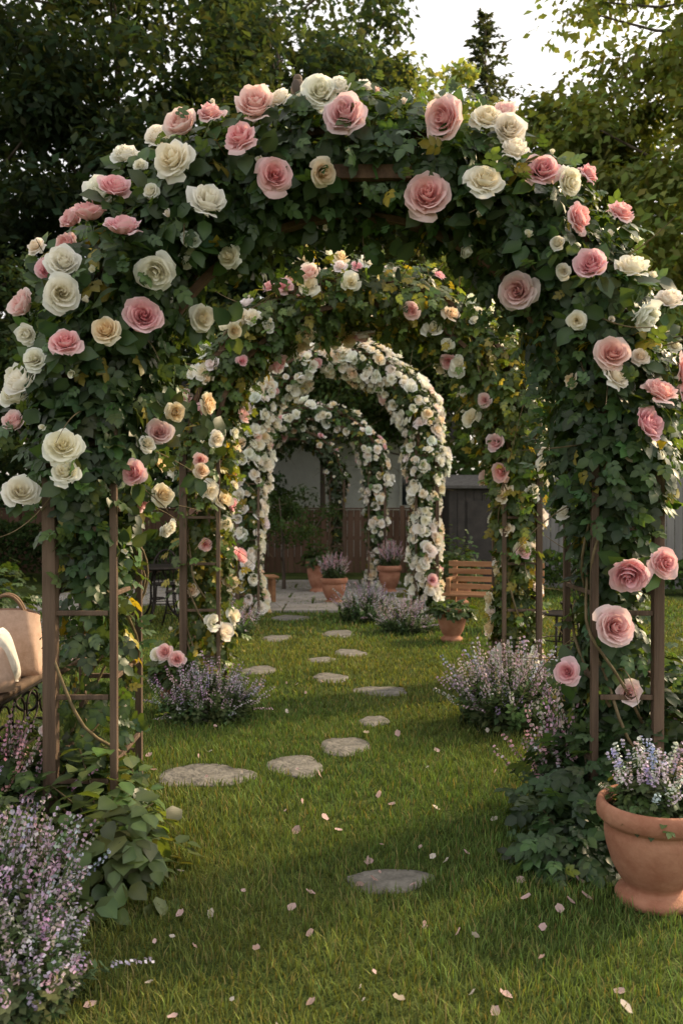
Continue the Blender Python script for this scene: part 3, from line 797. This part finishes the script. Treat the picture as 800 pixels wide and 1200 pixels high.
root = empty("garden_shed", (2.75, 16.4, 0)); g = Geo()
g.box((0, 0, .95), (1.5, 1.2, 1.9))
for k in range(10): g.box((-.69 + k * .153, -.607, .93), (.14, .014, 1.84))
g.box((-.1, -.63, .85), (.66, .03, 1.6)); g.build("shed_walls", [M_shed], root, smooth=False, bevel=.004)
g = Geo(); g.faces([(-.85, -.75, 1.88), (.85, -.75, 1.88), (.85, .75, 1.88), (-.85, .75, 1.88), (-.85, 0, 2.15), (.85, 0, 2.15), (-.85, -.75, 1.93), (.85, -.75, 1.93), (.85, .75, 1.93), (-.85, .75, 1.93)],
    [(0, 3, 2, 1), (6, 7, 5, 4), (8, 9, 4, 5), (0, 1, 7, 6), (2, 3, 9, 8), (1, 2, 8, 5, 7), (3, 0, 6, 4, 9)]); g.build("shed_roof", [M_roof], root, smooth=False)

root = empty("white_house", (-.9, 28, 0)); g = Geo()
g.box((0, 0, 1.8), (8, 5, 3.6))
for k in range(22): g.box((0, -2.512, .1 + k * .16), (8.0, .02, .145))
g.build("siding_walls", [M_siding], root, smooth=False)
g = Geo(); V = [(-4.3, -2.9, 3.5), (4.3, -2.9, 3.5), (4.3, 2.9, 3.5), (-4.3, 2.9, 3.5), (-4.3, 0, 5.6), (4.3, 0, 5.6), (-4.3, -2.9, 3.62), (4.3, -2.9, 3.62), (4.3, 2.9, 3.62), (-4.3, 2.9, 3.62)]
g.faces(V, [(0, 3, 2, 1), (6, 7, 5, 4), (8, 9, 4, 5), (0, 1, 7, 6), (2, 3, 9, 8), (1, 2, 8, 5, 7), (3, 0, 6, 4, 9)]); g.build("gable_roof", [M_roof], root, smooth=False)
g = Geo(); gf = Geo()
for xx in (-3.0, -1.9, 3.1):
    g.box((xx, -2.535, 2.1), (.8, .02, 1.1))
    for (dx, dz, w, h) in ((-.44, 0, .08, 1.26), (.44, 0, .08, 1.26), (0, .59, .80, .08), (0, -.59, .80, .08), (0, 0, .04, 1.1)): gf.box((xx + dx, -2.55, 2.1 + dz), (w, .05, h))
g.build("window_panes", [M_glass], root, smooth=False); gf.build("window_frames", [M_siding], root, smooth=False)

# ---------------------------------------------------------------- trees
def broadleaf(name, x, y, h, r, base_z, nclump, per, size, col, var=.35, cr=1.0, trunk=.22, sq=1.0):
    root = empty(name, (x, y, 0)); g = Geo(); t = np.linspace(0, 1, 12)
    bend = rng.normal(0, .3, 2)
    TP = np.stack([bend[0] * t ** 2, bend[1] * t ** 2, h * .85 * t], 1); g.tube(TP, trunk * (1 - .85 * t), 9)
    cz = (h + base_z) / 2; hz = (h - base_z) / 2
    C = []
    for i in range(nclump):
        d = nrm(rng.normal(size=3)); q = rng.random() ** .42
        w = 1.12 / max(.55, math.hypot(d[0], d[1])) if abs(d[2]) < .85 else 1.3
        w = 1 + (min(w, 1.35) - 1) * sq
        p = np.array([d[0] * r * q * w, d[1] * r * q * w, cz + d[2] * hz * q]); C.append(p)
        if i % 3 == 0:
            zt = max(.15, min(.95, (p[2] - .25 * math.hypot(p[0], p[1]) - .5) / (h * .85))); st = np.array([bend[0] * zt ** 2, bend[1] * zt ** 2, h * .85 * zt])
            m = (st + p) / 2 + np.array([0, 0, -.25]); g.tube([st, m, p], [trunk * .3 * (1.1 - zt), trunk * .18, .015], 6)
    g.build("trunk_and_limbs", [M_bark], root)
    g = Geo(); C = np.array(C); N = nclump * per; ci = np.repeat(np.arange(nclump), per)
    crs = cr * rng.uniform(.6, 1.3, nclump)
    d = rnd_dirs(N) * (rng.random((N, 1)) ** .5) * crs[ci][:, None] * np.array([1.15, 1.15, .62])
    p = C[ci] + d
    ctint = np.exp(rng.normal(0, var * .7, nclump))[ci][:, None]
    n_ = nrm(nrm(d) * .5 + np.array([0, 0, .6]) + rng.normal(0, .5, (N, 3)))
    tint = leaf_tints(N, col, var * .5) * ctint
    g.inst(simpleT, p, frames(n_, rnd_dirs(N) + np.array([0, 0, -.4])), size * rng.uniform(.6, 1.3, N), tint)
    g.build("crown_foliage", [M_tree], root)
def conifer(name, x, y, h, r, col, z0=1.0, dz=.42, nb=12, spr=14, size=.55, trunk=.2, pw=.7):
    root = empty(name, (x, y, 0)); g = Geo(); t = np.linspace(0, 1, 8)
    g.tube(np.stack([0 * t, 0 * t, h * t], 1), trunk * (1 - .95 * t), 8)
    P = []; D = []; S = []
    z = z0
    while z < h - .1:
        f = 1 - (z - z0) / (h - z0); Lm = r * (f ** pw) * rng.uniform(.75, 1.2) + .12
        for k in range(nb):
            a = rng.uniform(0, 2 * PI); L = Lm * rng.uniform(.5, 1.25); el = .35 - .5 * f
            tt = np.linspace(.12, 1, spr); dr = np.array([math.cos(a), math.sin(a)])
            zz = z + L * (el * tt - .18 * tt ** 2 + .1 * tt ** 3) + rng.normal(0, .08)
            if k < 3 and L > 1: g.tube([(0, 0, z), (dr[0] * L * .5, dr[1] * L * .5, zz[spr // 2]), (dr[0] * L, dr[1] * L, zz[-1])], [.04, .025, .008], 4)
            q = np.stack([dr[0] * L * tt, dr[1] * L * tt, zz], 1); side = rng.choice([-1, 1], spr) * rng.uniform(.3, 1.1, spr)
            dd = np.stack([dr[0] - side * dr[1], dr[1] + side * dr[0], np.full(spr, -.25)], 1)
            P.append(q); D.append(dd); S.append(np.full(spr, size * (.4 + .6 * f)) * rng.uniform(.7, 1.2, spr))
        z += dz * (.5 + .5 * f)
    g.build("trunk_and_limbs", [M_bark], root)
    P = np.concatenate(P); D = nrm(np.concatenate(D)); S = np.concatenate(S); N = len(P); g = Geo()
    R = frames(nrm(np.array([0, 0, 1]) + rng.normal(0, .45, (N, 3))), D)
    g.inst(simpleT, P, R, np.stack([S * .8, S, S], 1), leaf_tints(N, col, .3)); g.build("needle_foliage", [M_tree], root)

DK = (.042, .064, .038); DK2 = (.052, .078, .042)
conifer("spruce_tree", -3.4, 29, 24, 3.8, DK)
conifer("spruce_tree", 5.7, 34, 21.3, 5.6, (.06, .08, .055), z0=5, dz=.62, nb=9, spr=20, size=.5, pw=1.0)
broadleaf("oak_tree", -9.4, 21.5, 19.5, 4.2, 3.0, 100, 240, .28, DK, cr=1.25)
broadleaf("oak_tree", -5.6, 22.0, 17.5, 3.2, 2.2, 90, 240, .27, DK2, cr=1.15)
broadleaf("oak_tree", -1.6, 27.0, 20.0, 2.7, 4, 100, 230, .29, DK, cr=1.2)
broadleaf("oak_tree", .1, 33.0, 22.0, 2.3, 6, 60, 230, .32, DK2, cr=1.2)
broadleaf("oak_tree", -11.5, 15.5, 13, 3.2, 2, 45, 220, .26, DK, cr=1.0)
broadleaf("birch_tree", 3.1, 30, 17.2, 2.5, 5, 120, 250, .27, (.20, .24, .09), cr=1.0, sq=.5)
broadleaf("maple_tree", 9.7, 21.5, 19, 3.6, 3.0, 140, 250, .26, (.19, .235, .08), cr=1.15, sq=.7)
broadleaf("maple_tree", 6.6, 25, 14.4, 2.6, 2.4, 110, 230, .26, (.15, .19, .065), cr=1.0)
broadleaf("garden_tree", 4.8, 18.8, 7.2, 2.1, 1.6, 60, 230, .17, (.08, .115, .045), cr=.75, trunk=.12)
broadleaf("garden_tree", -5.6, 16.8, 6.6, 2.0, 1.4, 55, 230, .16, (.045, .07, .032), cr=.7, trunk=.12)
broadleaf("garden_tree", -2.9, 21.5, 5.6, 1.7, 1.2, 45, 210, .16, (.042, .066, .03), cr=.7, trunk=.1)
broadleaf("garden_tree", 1.8, 21.6, 6.4, 1.7, 2.3, 45, 210, .16, (.055, .085, .03), cr=.7, trunk=.12)
broadleaf("garden_tree", -.5, 23.5, 6.8, 1.8, 3.3, 40, 210, .17, (.055, .085, .03), cr=.7, trunk=.1)
broadleaf("small_patio_tree", -1.05, 15.6, 2.0, .75, .9, 22, 150, .075, (.06, .095, .036), cr=.26, trunk=.04)
def hedge(name, x0, x1, y, h, depth, n, size, col):
    g = Geo(); x = rng.uniform(x0, x1, n); q = rng.random(n) ** .5
    top = h * (1 + .12 * np.sin(x * 1.7) + .1 * np.sin(x * .63 + 1) + .05 * np.sin(x * 4.1))
    z = top * q; yy = y + rng.uniform(-1, 1, n) * depth * (1 - .4 * q)
    p = np.stack([x, yy, z], 1); nn = nrm(np.array([0, -.6, .6]) + rng.normal(0, .5, (n, 3)))
    tint = leaf_tints(n, col, .25) * np.exp(.35 * np.sin(x * 2.3 + z * 2) * np.sin(z * 3.1 + x))[:, None]
    g.inst(simpleT, p, frames(nn, rnd_dirs(n)), size * rng.uniform(.6, 1.3, n), tint); g.build(name, [M_tree])
hedge("distant_trees", -40, 40, 42, 12, 2.5, 22000, .8, (.05, .075, .035))
hedge("hedge", -14, -2.0, 20.8, 2.9, .5, 12000, .17, (.04, .065, .028))
hedge("hedge", 2.2, 13, 18.0, 2.6, .5, 10000, .17, (.05, .08, .028))
hedge("shrub_border", -8.6, -2.9, 17.6, 1.1, .5, 6000, .11, (.05, .08, .03))
hedge("shrub_border", 3.4, 9, 14.9, .75, .35, 4200, .10, (.055, .09, .03))
leafy("garden_shrub", 1.9, 14.7, .6, .5, 1.1, 900, .06, (.055, .10, .03), t=sprigT)
leafy("garden_shrub", -3.9, 9.2, .8, .7, 1.0, 1000, .07, (.045, .08, .03), t=sprigT)
leafy("garden_shrub", 3.3, 6.3, .7, .6, 1.0, 800, .07, (.05, .09, .028), t=sprigT)

# ---------------------------------------------------------------- light
EL, AZ = math.radians(32), math.radians(62)
w = bpy.data.worlds.new("World"); sc.world = w; w.use_nodes = True
nt = w.node_tree; bg = nt.nodes["Background"]; sky = nt.nodes.new("ShaderNodeTexSky"); sky.sky_type = 'NISHITA'; sky.sun_disc = False
sky.sun_elevation = EL; sky.sun_rotation = AZ; sky.dust_density = 5; sky.air_density = 1.0; sky.ozone_density = 1.0
hz = nt.nodes.new("ShaderNodeMixRGB"); hz.blend_type = 'ADD'; hz.inputs[0].default_value = 1; hz.inputs[2].default_value = (6.9, 6.3, 5.3, 1)  # thin bright evening haze
nt.links.new(sky.outputs[0], hz.inputs[1]); nt.links.new(hz.outputs[0], bg.inputs[0]); bg.inputs[1].default_value = .14
sl = bpy.data.lights.new("sun", 'SUN'); sl.energy = 5.0; sl.angle = math.radians(2.5); sl.color = (1, .77, .47)
so = bpy.data.objects.new("sun", sl); sc.collection.objects.link(so)
d = Vector((math.sin(AZ) * math.cos(EL), math.cos(AZ) * math.cos(EL), math.sin(EL)))
so.rotation_euler = d.to_track_quat('Z', 'Y').to_euler()
sc.view_settings.view_transform = 'Standard'; sc.view_settings.look = 'None'; sc.view_settings.exposure = 0

cam = bpy.data.cameras.new("camera"); co = bpy.data.objects.new("camera", cam); sc.collection.objects.link(co)
co.location = (0, 0, 1.6); co.rotation_euler = (math.radians(90 - .57), 0, 0)
cam.sensor_fit = 'VERTICAL'; cam.sensor_height = 36; cam.sensor_width = 24; cam.lens = 30; cam.clip_end = 1000
cam.dof.use_dof = True; cam.dof.focus_distance = 4.4; cam.dof.aperture_fstop = 3.5
sc.camera = co
